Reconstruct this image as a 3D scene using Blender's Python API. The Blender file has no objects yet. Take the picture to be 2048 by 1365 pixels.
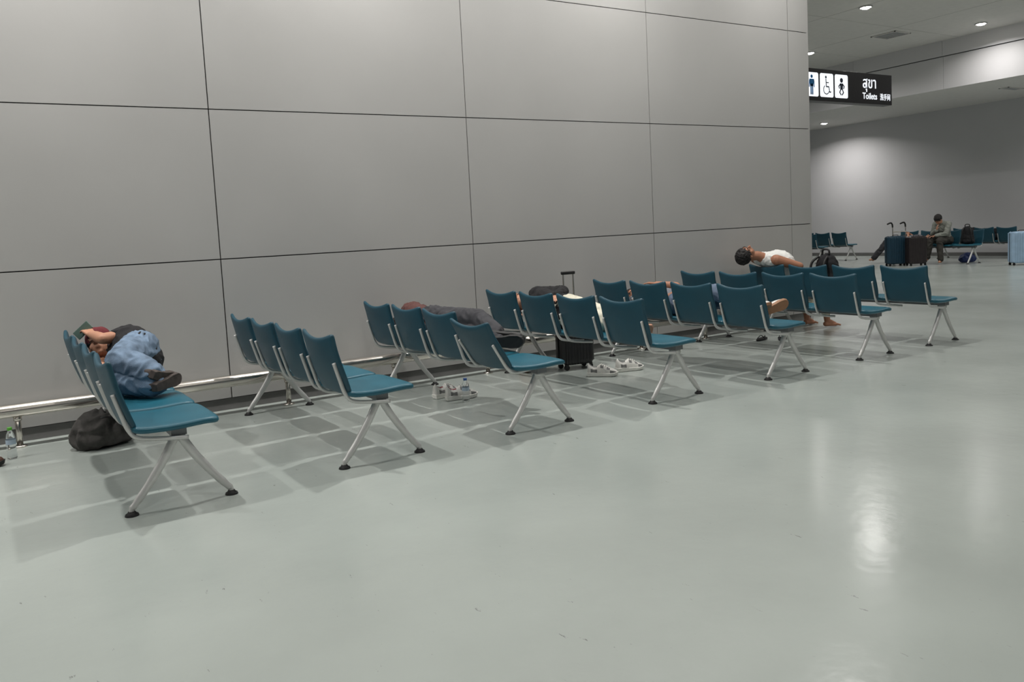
import bpy, bmesh, math, random
from mathutils import Vector, Matrix, noise
random.seed(4)
H=1.41
V=Vector
scene=bpy.context.scene
COL=scene.collection
scene.view_settings.view_transform='Standard'
scene.view_settings.look='None'
scene.view_settings.exposure=0.0

# ---------------------------------------------------------------- materials
def srgb(c):
    r=[]
    for v in c:
        v=v/255.0
        r.append(v/12.92 if v<=0.04045 else ((v+0.055)/1.055)**2.4)
    return (r[0],r[1],r[2],1)
def mat(name,col,rough=0.5,metal=0.0,var=0.08,scale=8.0,bump=0.0,bscale=60.0,spec=0.5,emit=0.0,trans=0.0,roughvar=0.0):
    m=bpy.data.materials.new(name); m.use_nodes=True
    nt=m.node_tree; b=nt.nodes['Principled BSDF']
    c=srgb(col)
    tc=nt.nodes.new('ShaderNodeTexCoord')
    n=nt.nodes.new('ShaderNodeTexNoise'); n.inputs['Scale'].default_value=scale; n.inputs['Detail'].default_value=4
    nt.links.new(tc.outputs['Object'],n.inputs['Vector'])
    r=nt.nodes.new('ShaderNodeValToRGB')
    r.color_ramp.elements[0].position=0.3; r.color_ramp.elements[1].position=0.7
    r.color_ramp.elements[0].color=(c[0]*(1-var),c[1]*(1-var),c[2]*(1-var),1)
    r.color_ramp.elements[1].color=(min(1,c[0]*(1+var)),min(1,c[1]*(1+var)),min(1,c[2]*(1+var)),1)
    nt.links.new(n.outputs['Fac'],r.inputs['Fac'])
    nt.links.new(r.outputs['Color'],b.inputs['Base Color'])
    b.inputs['Roughness'].default_value=rough
    b.inputs['Metallic'].default_value=metal
    b.inputs['Specular IOR Level'].default_value=spec
    if trans>0:
        b.inputs['Transmission Weight'].default_value=trans
        b.inputs['IOR'].default_value=1.2
    if emit>0:
        b.inputs['Emission Color'].default_value=c
        b.inputs['Emission Strength'].default_value=emit
    if bump>0:
        n2=nt.nodes.new('ShaderNodeTexNoise'); n2.inputs['Scale'].default_value=bscale; n2.inputs['Detail'].default_value=5
        nt.links.new(tc.outputs['Object'],n2.inputs['Vector'])
        bp=nt.nodes.new('ShaderNodeBump'); bp.inputs['Strength'].default_value=bump; bp.inputs['Distance'].default_value=0.01
        nt.links.new(n2.outputs['Fac'],bp.inputs['Height'])
        nt.links.new(bp.outputs['Normal'],b.inputs['Normal'])
    if roughvar>0:
        mr=nt.nodes.new('ShaderNodeMapRange')
        mr.inputs['From Min'].default_value=0.3; mr.inputs['From Max'].default_value=0.7
        mr.inputs['To Min'].default_value=rough-roughvar; mr.inputs['To Max'].default_value=rough+roughvar
        nt.links.new(n.outputs['Fac'],mr.inputs['Value'])
        nt.links.new(mr.outputs['Result'],b.inputs['Roughness'])
    return m

def floor_material():
    m=mat('floor_epoxy',(168,175,170),rough=0.205,var=0.07,scale=0.9,bump=0.14,bscale=10.0,roughvar=0.025)
    nt=m.node_tree; b=nt.nodes['Principled BSDF']
    tc=[n for n in nt.nodes if n.bl_idname=='ShaderNodeTexCoord'][0]
    base=b.inputs['Base Color'].links[0].from_socket
    mp=nt.nodes.new('ShaderNodeMapping'); mp.inputs['Scale'].default_value=(11,3,1); mp.inputs['Rotation'].default_value=(0,0,0.6)
    nt.links.new(tc.outputs['Object'],mp.inputs['Vector'])
    n=nt.nodes.new('ShaderNodeTexNoise'); n.inputs['Scale'].default_value=2.6; n.inputs['Detail'].default_value=6; n.inputs['Roughness'].default_value=0.7
    nt.links.new(mp.outputs['Vector'],n.inputs['Vector'])
    r=nt.nodes.new('ShaderNodeValToRGB'); r.color_ramp.elements[0].position=0.665; r.color_ramp.elements[1].position=0.70
    r.color_ramp.elements[0].color=(0,0,0,1); r.color_ramp.elements[1].color=(0.7,0.7,0.7,1)
    nt.links.new(n.outputs['Fac'],r.inputs['Fac'])
    mx=nt.nodes.new('ShaderNodeMix'); mx.data_type='RGBA'
    nt.links.new(r.outputs['Color'],mx.inputs[0])
    nt.links.new(base,mx.inputs[6]); mx.inputs[7].default_value=srgb((92,94,90))
    nt.links.new(mx.outputs[2],b.inputs['Base Color'])
    return m

M_floor=floor_material()
M_wall=mat('wall_panel',(180,179,177),rough=0.36,metal=0.12,var=0.03,scale=0.8,bump=0.02,bscale=3,roughvar=0.05)
M_gap=mat('wall_joint',(70,70,70),rough=0.8)
M_skirt=mat('wall_skirting',(112,111,110),rough=0.5,metal=0.2)
M_farwall=mat('far_wall_panel',(202,201,203),rough=0.6,var=0.03,scale=0.5)
M_ceil=mat('ceiling_white',(216,213,210),rough=0.8,var=0.03)
M_seam=mat('ceiling_seam',(186,184,182),rough=0.8,var=0.03)
M_vent=mat('vent_grey',(165,165,166),rough=0.6)
M_steel=mat('stainless_steel',(214,208,200),rough=0.24,metal=1.0,var=0.03)
M_alu=mat('leg_aluminium',(205,205,203),rough=0.38,metal=0.35,var=0.04)
M_beam=mat('beam_grey',(120,122,124),rough=0.45,metal=0.6)
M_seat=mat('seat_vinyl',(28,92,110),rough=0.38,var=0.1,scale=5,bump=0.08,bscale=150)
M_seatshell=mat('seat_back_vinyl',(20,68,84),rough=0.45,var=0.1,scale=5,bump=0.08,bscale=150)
M_black=mat('black_rubber',(22,22,23),rough=0.55)
M_blackfab=mat('black_fabric',(24,24,27),rough=0.9,bump=0.3,bscale=200,var=0.2)
M_blackshine=mat('black_hard_shell',(26,27,29),rough=0.3)
M_skin=mat('skin_tan',(184,134,108),rough=0.55,var=0.06,scale=12)
M_skin2=mat('skin_brown',(164,114,88),rough=0.55,var=0.06,scale=12)
M_hair=mat('hair_black',(22,18,17),rough=0.6,var=0.3,scale=60,bump=0.5,bscale=120)
M_hairb=mat('hair_brown',(70,40,30),rough=0.6,var=0.3,scale=60,bump=0.5,bscale=120)
M_jeans=mat('denim_light_blue',(108,128,150),rough=0.85,var=0.34,scale=11,bump=0.35,bscale=220)
M_jeans2=mat('denim_grey_blue',(96,110,130),rough=0.85,var=0.2,scale=9,bump=0.3,bscale=250)
M_maroon=mat('maroon_cotton',(100,34,40),rough=0.9,var=0.15,bump=0.2,bscale=200)
M_brownshirt=mat('brown_maroon_cotton',(84,52,48),rough=0.9,var=0.15,bump=0.2,bscale=200)
M_greypant=mat('dark_grey_cotton',(60,60,64),rough=0.9,var=0.15,bump=0.2,bscale=200)
M_cream=mat('cream_cotton',(212,208,190),rough=0.85,var=0.06,bump=0.2,bscale=200)
M_white=mat('white_cotton',(228,228,224),rough=0.85,var=0.04,bump=0.2,bscale=200)
M_greyshirt=mat('grey_cotton',(112,114,120),rough=0.85,var=0.1,bump=0.2,bscale=200)
M_olive=mat('grey_green_jacket',(134,137,130),rough=0.85,var=0.1)
M_darkolive=mat('dark_brown_trousers',(56,54,50),rough=0.85,var=0.1)
M_charcoal=mat('charcoal_nylon',(78,76,74),rough=0.95,var=0.3,scale=14,bump=0.5,bscale=40,spec=0.15)
M_shoewhite=mat('sneaker_mesh_white',(228,226,220),rough=0.6,var=0.1,scale=30,bump=0.2,bscale=180)
M_shoegrey=mat('sneaker_panel_grey',(124,124,122),rough=0.6,var=0.2,scale=30)
M_sole=mat('sole_white',(232,230,224),rough=0.5)
M_shoedark=mat('shoe_dark_grey',(72,64,60),rough=0.85,var=0.25,scale=30)
M_shoebrown=mat('shoe_brown',(70,44,32),rough=0.5,var=0.2)
M_tan=mat('tan_sole',(150,110,80),rough=0.6)
M_red=mat('red_lining',(130,40,52),rough=0.7)
M_plastic=mat('clear_plastic',(240,243,244),rough=0.04,trans=0.95,var=0.01)
M_green=mat('green_cap',(90,170,60),rough=0.4)
M_bluecap=mat('blue_cap',(60,110,190),rough=0.4)
M_label=mat('bottle_label',(178,196,212),rough=0.4)
M_navy=mat('suitcase_teal_blue',(20,54,72),rough=0.4)
M_brownshell=mat('suitcase_brown',(42,36,37),rough=0.35)
M_lightblue=mat('suitcase_light_blue',(158,186,212),rough=0.35)
M_bluebag=mat('bag_blue',(30,50,100),rough=0.6)
M_signbox=mat('sign_black',(26,24,28),rough=0.4)
M_signwhite=mat('sign_white_lit',(240,244,250),rough=0.5,emit=0.9,var=0.0)
M_signblue=mat('sign_blue',(20,110,170),rough=0.5,var=0.0)
M_signpink=mat('sign_pink',(210,70,140),rough=0.5,var=0.0)
M_signdark=mat('sign_dark_blue',(30,44,66),rough=0.5,var=0.0)
M_phone=mat('phone_green_case',(96,118,110),rough=0.3)
M_lamp=mat('lamp_lens_lit',(255,250,240),rough=0.5,emit=40.0,var=0.0)
M_lampring=mat('lamp_ring',(210,210,210),rough=0.4)

# ---------------------------------------------------------------- helpers
def smooth(me):
    me.polygons.foreach_set('use_smooth',[True]*len(me.polygons)); me.update()
def mobj(name,me,mats,parent=None,M=None,label=None,link=True):
    o=bpy.data.objects.new(name,me)
    if mats is not None:
        if not isinstance(mats,(list,tuple)): mats=[mats]
        if len(me.materials)==0:
            for m in mats: me.materials.append(m)
    COL.objects.link(o)
    if parent is not None: o.parent=parent
    if M is not None: o.matrix_local=M
    if label: o['label']=label
    return o
def thing(name,label,cat,M,group=None):
    e=bpy.data.objects.new(name,None); e.empty_display_size=0.1
    COL.objects.link(e); e.matrix_world=M
    e['label']=label; e['category']=cat
    if group: e['group']=group
    return e
def tag(o,label,cat,group=None):
    o['label']=label; o['category']=cat
    if group: o['group']=group
    return o
def bm_to(bm,name,sm=False):
    me=bpy.data.meshes.new(name); bmesh.ops.recalc_face_normals(bm,faces=bm.faces); bm.to_mesh(me); bm.free()
    if sm: smooth(me)
    return me
def box(bm,lo,hi,mi=0):
    x0,y0,z0=lo; x1,y1,z1=hi
    vs=[bm.verts.new(p) for p in [(x0,y0,z0),(x1,y0,z0),(x1,y1,z0),(x0,y1,z0),(x0,y0,z1),(x1,y0,z1),(x1,y1,z1),(x0,y1,z1)]]
    for f in [(0,3,2,1),(4,5,6,7),(0,1,5,4),(1,2,6,5),(2,3,7,6),(3,0,4,7)]:
        fc=bm.faces.new([vs[i] for i in f]); fc.material_index=mi
def ell(bm,c,r,R=None,sub=3):
    m=Matrix.Translation(V(c))
    if R is not None: m=m@R
    m=m@Matrix.Diagonal((r[0],r[1],r[2],1))
    bmesh.ops.create_icosphere(bm,subdivisions=sub,radius=1,matrix=m)
def cone(bm,p1,r1,p2,r2,seg=16,caps=True):
    p1=V(p1);p2=V(p2);d=p2-p1;L=d.length
    if L>1e-5:
        q=d.to_track_quat('Z','Y').to_matrix().to_4x4()
        bmesh.ops.create_cone(bm,cap_ends=True,segments=seg,radius1=r1,radius2=r2,depth=L,matrix=Matrix.Translation((p1+p2)/2)@q)
    if caps:
        ell(bm,p1,(r1,)*3,sub=2); ell(bm,p2,(r2,)*3,sub=2)
def cyl(bm,p1,p2,r,seg=20,r2=None):
    cone(bm,p1,r,p2,r if r2 is None else r2,seg,caps=False)
def tube(bm,pts,radii,seg=12,sx=1.0):
    pts=[V(p) for p in pts]; n=len(pts); rings=[]
    up=V((0,1,0)) 
    for i,p in enumerate(pts):
        t=(pts[min(i+1,n-1)]-pts[max(i-1,0)]).normalized()
        a=up.cross(t)
        if a.length<1e-3: a=V((1,0,0)).cross(t)
        a.normalize(); b=t.cross(a).normalized()
        r=radii[i] if isinstance(radii,(list,tuple)) else radii
        rings.append([bm.verts.new(p+a*math.cos(2*math.pi*k/seg)*r+b*math.sin(2*math.pi*k/seg)*r*sx) for k in range(seg)])
    for i in range(n-1):
        for k in range(seg):
            bm.faces.new([rings[i][k],rings[i][(k+1)%seg],rings[i+1][(k+1)%seg],rings[i+1][k]])
    bm.faces.new(rings[0][::-1]); bm.faces.new(rings[-1])
def smoothpath(pts,n=6):
    P=[V(p) for p in pts]; out=[]
    for i in range(len(P)-1):
        p0=P[max(i-1,0)];p1=P[i];p2=P[i+1];p3=P[min(i+2,len(P)-1)]
        for k in range(n):
            t=k/n
            out.append(0.5*((2*p1)+(p2-p0)*t+(2*p0-5*p1+4*p2-p3)*t*t+(3*p1-p0-3*p2+p3)*t**3))
    out.append(P[-1]); return out
def remesh(bm,voxel,name,sm=4,fold=0.0,fscale=9.0):
    me=bpy.data.meshes.new('tmp'); bm.to_mesh(me); bm.free()
    o=bpy.data.objects.new('tmp',me); COL.objects.link(o)
    m=o.modifiers.new('r','REMESH'); m.mode='VOXEL'; m.voxel_size=voxel; m.use_smooth_shade=True
    s=o.modifiers.new('s','SMOOTH'); s.factor=0.5; s.iterations=sm
    dg=bpy.context.evaluated_depsgraph_get(); dg.update()
    me2=bpy.data.meshes.new_from_object(o.evaluated_get(dg)); me2.name=name
    bpy.data.objects.remove(o); bpy.data.meshes.remove(me)
    if fold>0:
        off=V((random.random()*10,)*3)
        nor=[v.normal.copy() for v in me2.vertices]
        for v,nn in zip(me2.vertices,nor):
            p=v.co*fscale+off
            f=1-abs(noise.noise(p+V((noise.noise(p*0.6),noise.noise(p*0.6+V((5,5,5))),0))*1.5))*2.2
            v.co+=nn*(f*fold)
    smooth(me2); return me2
def bevel(o,w,seg=2,ang=40):
    b=o.modifiers.new('b','BEVEL'); b.width=w; b.segments=seg; b.limit_method='ANGLE'; b.angle_limit=math.radians(ang)

# ---------------------------------------------------------------- camera
th=math.radians(4.85); ph=math.radians(58.6); cr,sr=math.cos(math.radians(2.96)),math.sin(math.radians(2.96))
F=V((math.cos(th)*math.cos(ph),math.cos(th)*math.sin(ph),-math.sin(th)))
R=V((math.sin(ph),-math.cos(ph),0))
D=V((-math.sin(th)*math.cos(ph),-math.sin(th)*math.sin(ph),-math.cos(th)))
X=R*cr+D*sr; Y=-(R*(-sr)+D*cr)
cam=bpy.data.cameras.new('camera'); co=bpy.data.objects.new('camera',cam); COL.objects.link(co)
mm=Matrix((X,Y,-F)).transposed().to_4x4(); mm.translation=V((0,0,H)); co.matrix_world=mm
cam.sensor_width=36; cam.lens=1603/2048*36; cam.shift_y=-85.5/2048; cam.clip_end=200
scene.camera=co

# ---------------------------------------------------------------- room
WY=5.02*H; CX=9.05; ZC=3.83*H; FX=16.5*H; ZL=3.02*H; BX=13.7*H
def struct(name,bm,mats,sm=False):
    me=bm_to(bm,name,sm); o=mobj(name,me,mats); o['kind']='structure'; return o
bm=bmesh.new(); box(bm,(-9,-8,-0.1),(FX+0.2,26,0)); struct('floor',bm,M_floor)
bm=bmesh.new()
xs=[-8.2,-5.8,-3.4,-0.985,1.455,3.896,6.29,8.683,CX]; zs=[0.10,1.292,2.546,3.79,5.03,ZC]
g=0.0045
for i in range(len(xs)-1):
    for j in range(len(zs)-1):
        box(bm,(xs[i]+g,WY,zs[j]+g),(xs[i+1]-(0 if i==len(xs)-2 else g),WY+0.03,zs[j+1]-g),0)
box(bm,(-8.2,WY+0.03,0),(CX-0.001,20,ZC),1)
box(bm,(-8.2,WY+0.012,0),(CX-0.002,WY+0.029,0.098),2)
wl=struct('wall_left',bm,[M_wall,M_gap,M_skirt])
bm=bmesh.new(); box(bm,(CX,WY,0),(CX+0.03,20,ZC)); struct('wall_end',bm,M_wall)
bm=bmesh.new()
box(bm,(FX,-8,0.1),(FX+0.2,26,ZL),0); box(bm,(FX-0.01,-8,0),(FX+0.0,26,0.1),1)
struct('wall_far',bm,[M_farwall,M_skirt])
bm=bmesh.new(); box(bm,(-9,-8,ZC),(BX+0.3,26,ZC+0.1)); struct('ceiling',bm,M_ceil)
bm=bmesh.new(); box(bm,(BX,-8,ZL),(FX+0.2,26,ZL+0.08)); struct('ceiling_lower',bm,M_ceil)
bm=bmesh.new()
y=-8.0
while y<26:
    box(bm,(BX-0.02,y+0.003,ZL),(BX,y+2.4-0.003,ZC-0.38)); box(bm,(BX-0.06,y+0.003,ZC-0.36),(BX,y+2.4-0.003,ZC)); y+=2.4
box(bm,(BX,-8,ZL+0.08),(BX+0.05,26,ZC),1)
struct('trim_1',bm,[M_farwall,M_gap])
bm=bmesh.new()
for yy in [y0*2.4-6 for y0 in range(0,13)]:
    box(bm,(9.2,yy,ZC-0.003),(BX-0.07,yy+0.008,ZC))
for xx in [9.6+2.4*k for k in range(4)]:
    box(bm,(xx,-6,ZC-0.003),(xx+0.008,25,ZC))
struct('trim_2',bm,M_seam)

def vent(x,y,z,w,d):
    e=thing('air_vent','square grey slatted air diffuser set in ceiling','air vent',Matrix.Translation((x,y,z)),'ceiling air diffusers')
    bm=bmesh.new()
    t=0.03
    box(bm,(-w,-d,-0.015),(w,-d+t,0));box(bm,(-w,d-t,-0.015),(w,d,0));box(bm,(-w,-d,-0.015),(-w+t,d,0));box(bm,(w-t,-d,-0.015),(w,d,0))
    mobj('vent_frame',bm_to(bm,'vent_frame'),M_ceil,e)
    bm=bmesh.new()
    n=8
    for k in range(n):
        yy=-d+t+(2*d-2*t)*(k+0.5)/n
        box(bm,(-w+t,yy-0.012,-0.012),(w-t,yy+0.008,-0.004))
    box(bm,(-w+t,-d+t,-0.003),(w-t,d-t,-0.0005))
    mobj('vent_slats',bm_to(bm,'vent_slats'),M_vent,e)
vent(12.3*H,8.0*H,ZC-0.004,0.3,0.3); vent(10.6*H,8.9*H,ZC-0.004,0.3,0.3); vent(15.0*H,7.5*H,ZL,0.35,0.12)

def downlight(x,y,z,power):
    e=thing('ceiling_downlight','round recessed white downlight, lit, in ceiling','ceiling light',Matrix.Translation((x,y,z)),'ceiling downlights')
    bm=bmesh.new()
    n=28
    prof=[(0.10,0.0),(0.125,-0.004),(0.125,-0.018),(0.105,-0.024),(0.085,-0.012),(0.085,0.0)]
    rings=[[bm.verts.new((r*math.cos(2*math.pi*k/n),r*math.sin(2*math.pi*k/n),h)) for k in range(n)] for r,h in prof]
    for a in range(len(rings)-1):
        for k in range(n): bm.faces.new([rings[a][k],rings[a][(k+1)%n],rings[a+1][(k+1)%n],rings[a+1][k]])
    mobj('lamp_ring',bm_to(bm,'lamp_ring',True),M_lampring,e)
    bm=bmesh.new(); bmesh.ops.create_uvsphere(bm,u_segments=20,v_segments=10,radius=1,matrix=Matrix.Translation((0,0,-0.012))@Matrix.Diagonal((0.084,0.084,0.036,1)))
    mobj('lamp_lens',bm_to(bm,'lamp_lens',True),M_lamp,e)
    L=bpy.data.lights.new('downlight_lamp','AREA'); L.shape='DISK'; L.size=0.15; L.energy=power; L.color=(1,0.973,0.942)
    L.spread=math.radians(150)
    lo=bpy.data.objects.new('downlight_lamp',L); COL.objects.link(lo); lo.parent=e; lo.location=(0,0,-0.052)
for x,p in [(-5.6,74),(-2.8,80),(0,80),(2.8,78),(5.6,70),(8.3,42)]:
    downlight(x,6.0,ZC,p)
for x in [-3.1,1.3,5.7,10.1,14.5]:
    downlight(x,1.15,ZC,33)
for x in [-0.9,5.7,12.3]:
    downlight(x,-3.25,ZC,32)
for p in [(14.5,9.95,64),(18.4,9.83,32),(17.06,13.25,46),(14.5,5.5,52),(18.0,5.5,34),(12.3,13.2,40)]:
    downlight(p[0],p[1],ZC,p[2])
for p in [(15.5*H,11.7*H),(15.2*H,5.6*H)]:
    downlight(p[0],p[1],ZL,58)
w=bpy.data.worlds.new('world'); scene.world=w; w.use_nodes=True
w.node_tree.nodes['Background'].inputs[0].default_value=(0.94,0.96,1.0,1); w.node_tree.nodes['Background'].inputs[1].default_value=0.08

# ---------------------------------------------------------------- handrail
RY=4.895*H; RZ=0.275
rail=thing('bumper_rail','polished stainless steel tube rail on short posts along wall','rail',Matrix.Translation((0,RY,0)))
bm=bmesh.new(); tube(bm,[(-5.5,0,RZ),(0,0,RZ),(4,0,RZ),(CX-0.25,0,RZ)],0.05,24); mobj('rail_tube',bm_to(bm,'rail_tube',True),M_steel,rail)
pm=None
for k in range(-5,9):
    x=-0.11+1.0*k
    if x>CX-0.3 or x<-5.4: continue
    if pm is None:
        bm=bmesh.new(); cyl(bm,(0,0,0.0),(0,0,RZ-0.03),0.021); cyl(bm,(0,0,0),(0,0,0.012),0.045); cyl(bm,(0,0,RZ-0.075),(0,0,RZ-0.045),0.028)
        pm=bm_to(bm,'post',True); pm.materials.append(M_steel)
    mobj('post',pm,None,rail,Matrix.Translation((x,0,0)))

# ---------------------------------------------------------------- bench meshes
def seat_mesh():
    bm=bmesh.new(); nx,ny=10,12; W=0.264; g=[]
    for i in range(nx+1):
        row=[]
        a=-1+2*i/nx
        for j in range(ny+1):
            b=-1+2*j/ny
            u=a*(1-0.04*abs(b)**8); v=b*(1-0.03*abs(a)**8)
            x=-0.035+u*0.228; y=v*W
            z=0.0-0.014*math.exp(-((a+0.1)/0.55)**2)*(1-0.5*b*b)-0.010*max(0,a-0.75)*4-0.004*abs(b)**4+0.012*(a<-0.8)
            row.append(bm.verts.new((x,y,z)))
        g.append(row)
    for i in range(nx):
        for j in range(ny):
            bm.faces.new([g[i][j],g[i+1][j],g[i+1][j+1],g[i][j+1]])
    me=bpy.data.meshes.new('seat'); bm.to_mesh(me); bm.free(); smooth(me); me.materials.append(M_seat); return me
def back_mesh():
    bm=bmesh.new(); ny,nz=14,10; g=[]
    for j in range(nz+1):
        t=j/nz
        w=0.234+0.022*math.sin(min(1,t/0.35)*math.pi/2)-0.008*math.exp(-((t-0.72)/0.13)**2)
        row=[]
        for i in range(ny+1):
            b=-1+2*i/ny
            top=0.362+0.038*abs(b)**2.0
            if abs(b)>0.97: top-=0.004
            z=t*top; x=-0.03*(1-b*b)-0.01*math.sin(t*math.pi)
            row.append(bm.verts.new((x,b*w,z)))
        g.append(row)
    for j in range(nz):
        for i in range(ny):
            bm.faces.new([g[j][i],g[j][i+1],g[j+1][i+1],g[j+1][i]])
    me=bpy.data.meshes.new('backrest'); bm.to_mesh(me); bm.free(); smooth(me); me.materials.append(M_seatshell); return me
def rectsweep(pts,wy,wt):
    bm=bmesh.new(); P=smoothpath(pts,5); rings=[]
    for i,p in enumerate(P):
        t=(P[min(i+1,len(P)-1)]-P[max(i-1,0)]).normalized(); n=V((0,1,0)).cross(t).normalized()
        rings.append([bm.verts.new(p+V((0,a*wy/2,0))+n*b*wt/2) for a,b in((-1,-1),(1,-1),(1,1),(-1,1))])
    for i in range(len(rings)-1):
        for k in range(4): bm.faces.new([rings[i][k],rings[i][(k+1)%4],rings[i+1][(k+1)%4],rings[i+1][k]])
    bm.faces.new(rings[0][::-1]); bm.faces.new(rings[-1]); return bm
ME_seat=seat_mesh(); ME_back=back_mesh()
ME_br=bm_to(rectsweep([(-0.375,0,0.665),(-0.335,0,0.56),(-0.30,0,0.475),(-0.25,0,0.428),(-0.12,0,0.414),(0.0,0,0.410)],0.010,0.022),'bracket',True); ME_br.materials.append(M_alu)
bm=bmesh.new()
for s in(-1,1):
    tube(bm,smoothpath([(0.0,0,0.395),(s*0.022,0,0.37),(s*0.080,0,0.27),(s*0.160,0,0.155),(s*0.235,0,0.062),(s*0.258,0,0.035),(s*0.26,0,0.012)],4),[0.022]*4+[0.024]*4+[0.023]*4+[0.021]*4+[0.018]*4+[0.014]*5,14,sx=0.8)
box(bm,(-0.035,-0.03,0.37),(0.035,0.03,0.405))
ME_leg=bm_to(bm,'leg_frame',True); ME_leg.materials.append(M_alu)
bm=bmesh.new(); cyl(bm,(0,0,0),(0,0,0.010),0.036,20,0.033); cyl(bm,(0,0,0.010),(0,0,0.024),0.026,20,0.018)
ME_foot=bm_to(bm,'foot_pad'); ME_foot.materials.append(M_black)
bm=bmesh.new(); box(bm,(-0.04,-0.05,0.398),(0.04,2.10,0.436)); ME_beam=bm_to(bm,'beam'); ME_beam.materials.append(M_beam)
SZ=0.486
def seatmods(o,t,off):
    s=o.modifiers.new('s','SOLIDIFY'); s.thickness=t; s.offset=off
    u=o.modifiers.new('u','SUBSURF'); u.levels=1; u.render_levels=1
def bench(M,label,du=0.0,lean=14,leans=None,group='airport benches in parallel rows'):
    e=thing('airport_bench',label,'bench',M,group)
    mobj('beam',ME_beam,None,e)
    for k in range(4):
        v=0.155+0.57*k
        o=mobj('seat',ME_seat,None,e,Matrix.Translation((du*0.5,v,SZ))); seatmods(o,0.038,-1)
        l=lean if leans is None else leans[k]
        o=mobj('backrest',ME_back,None,e,Matrix.Translation((-0.262+du,v,0.472))@Matrix.Rotation(math.radians(-l),4,'Y')); seatmods(o,0.030,0)
        for s in(-1,1):
            mobj('bracket',ME_br,None,e,Matrix.Translation((du,v+s*0.222,0))@(Matrix.Translation((-0.30,0,0.47))@Matrix.Rotation(math.radians(-(l-20)),4,'Y')@Matrix.Translation((0.30,0,-0.47))))
    for v in(0.0,2.04):
        lg=mobj('leg_frame',ME_leg,None,e,Matrix.Translation((0,v,0)))
        for s in(-1,1): mobj('foot_pad',ME_foot,None,lg,Matrix.Translation((s*0.26,0,0)))
    return e
def BM(cx,cy,rot=2.5):
    return Matrix.Translation((cx*H,cy*H,0))@Matrix.Rotation(math.radians(rot),4,'Z')
rows=[(.4635,3.297,0.05),(1.3165,3.34,0.05),(2.17,3.342,0.0),(3.11,3.36,-0.05),(4.048,3.36,-0.055),(4.977,3.38,-0.075),(5.80,3.385,-0.095)]
labs=['teal vinyl four-seat bench with person in jeans curled on it','empty teal vinyl four-seat bench with silver legs','teal four-seat bench with sleeper in grey trousers, one back reclined','teal four-seat bench carrying sleeper in black and cream','teal four-seat bench with sleeper in grey-blue jeans','empty teal four-seat bench, silver splayed legs','teal four-seat bench with man in white tank top and backpack']
B=[]
for i,(cx,cy,du) in enumerate(rows):
    M=BM(cx,cy); B.append(M)
    bench(M,labs[i],du,15,leans=[30,17,15,15] if i==2 else None)
FB1=BM(14.1,10.75,0); FB2=BM(15.05,10.75,0)
bench(FB1,'distant teal four-seat bench near far wall',group='benches by far wall'); bench(FB2,'distant teal four-seat bench close to far wall',group='benches by far wall')
FB3=Matrix.Translation((14.25*H,7.75*H+2.04,0))@Matrix.Rotation(math.pi,4,'Z')
bench(FB3,'distant teal bench with seated person and black backpack',group='benches by far wall')
FB4=BM(15.75,7.72,0); bench(FB4,'distant teal bench with sleeper in black',group='benches by far wall')
FB5=BM(15.75,5.95,0); bench(FB5,'distant empty teal bench by far wall',group='benches by far wall')

# ---------------------------------------------------------------- shoes
def shoe_parts(parent,M,up=M_shoewhite,sole=M_sole,lining=M_shoegrey,panel=None,L=0.29,lacecol=M_sole):
    panel=panel or up
    W=[(0.0,.028),(0.03,.036),(0.08,.037),(0.14,.040),(0.19,.050),(0.24,.045),(0.27,.028),(0.28,.012)]
    def hw(x):
        for a,b in zip(W,W[1:]):
            if a[0]<=x<=b[0]: return a[1]+(b[1]-a[1])*(x-a[0])/(b[0]-a[0])
        return .012
    xs_=[0.0,0.012,0.03,0.06,0.09,0.12,0.15,0.18,0.21,0.24,0.265,0.28]
    k=L/0.28
    bm=bmesh.new()
    loop=[(x,hw(x)) for x in xs_]+[(x,-hw(x)) for x in reversed(xs_)]
    a=[bm.verts.new((x*k,y*k,0.002+0.012*max(0,(x-0.22)/0.06)**2)) for x,y in loop]
    b=[bm.verts.new(((x-0.14)*1.05*k+0.14*k,y*1.14*k,0.040-0.006*(x>0.08)+0.010*max(0,(x-0.22)/0.06)**2)) for x,y in loop]
    for i in range(len(loop)):
        j=(i+1)%len(loop); bm.faces.new([a[i],a[j],b[j],b[i]])
    bm.faces.new(a[::-1]); bm.faces.new(b)
    so=mobj('sole',bm_to(bm,'sole',False),sole,parent,M); bevel(so,0.004,2,30)
    bm=bmesh.new(); rings=[]
    tops=[.116,.130,.108,.092,.096,.118,.110,.098,.082,.070,.058,.042]
    for x,tz in zip(xs_,tops):
        w_=hw(x); r=[]
        for q in range(13):
            ang=math.pi*q/12
            y=math.cos(ang)*w_*(1.0 if tz<.06 else (1-0.25*math.sin(ang)**2)); z=0.030+(tz-0.030)*math.sin(ang)**0.7
            r.append(bm.verts.new((x*k,y*k,z*k)))
        rings.append(r)
    for i in range(len(rings)-1):
        for q in range(12):
            f=bm.faces.new([rings[i][q],rings[i+1][q],rings[i+1][q+1],rings[i][q+1]])
            if 1<=i<=3 and 4<=q<=7 : f.material_index=1
            elif (q<2 or q>9) and i in(2,3,8,9): f.material_index=2
            elif (q in(2,3,8,9)) and i in(5,7): f.material_index=2
    bm.faces.new(rings[0]); bm.faces.new(rings[-1][::-1])
    uo=mobj('shoe_upper',bm_to(bm,'shoe_upper',True),[up,lining,panel],parent,M)
    bm=bmesh.new()
    for x,z in[(0.13,.118),(0.15,.112),(0.17,.104),(0.19,.094)]:
        tube(bm,[(x*k,-0.022*k,(z-0.008)*k),(x*k+0.004,0,z*k+0.002),(x*k,0.022*k,(z-0.008)*k)],0.0035,6)
    mobj('laces',bm_to(bm,'laces',True),lacecol,parent,M)
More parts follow.
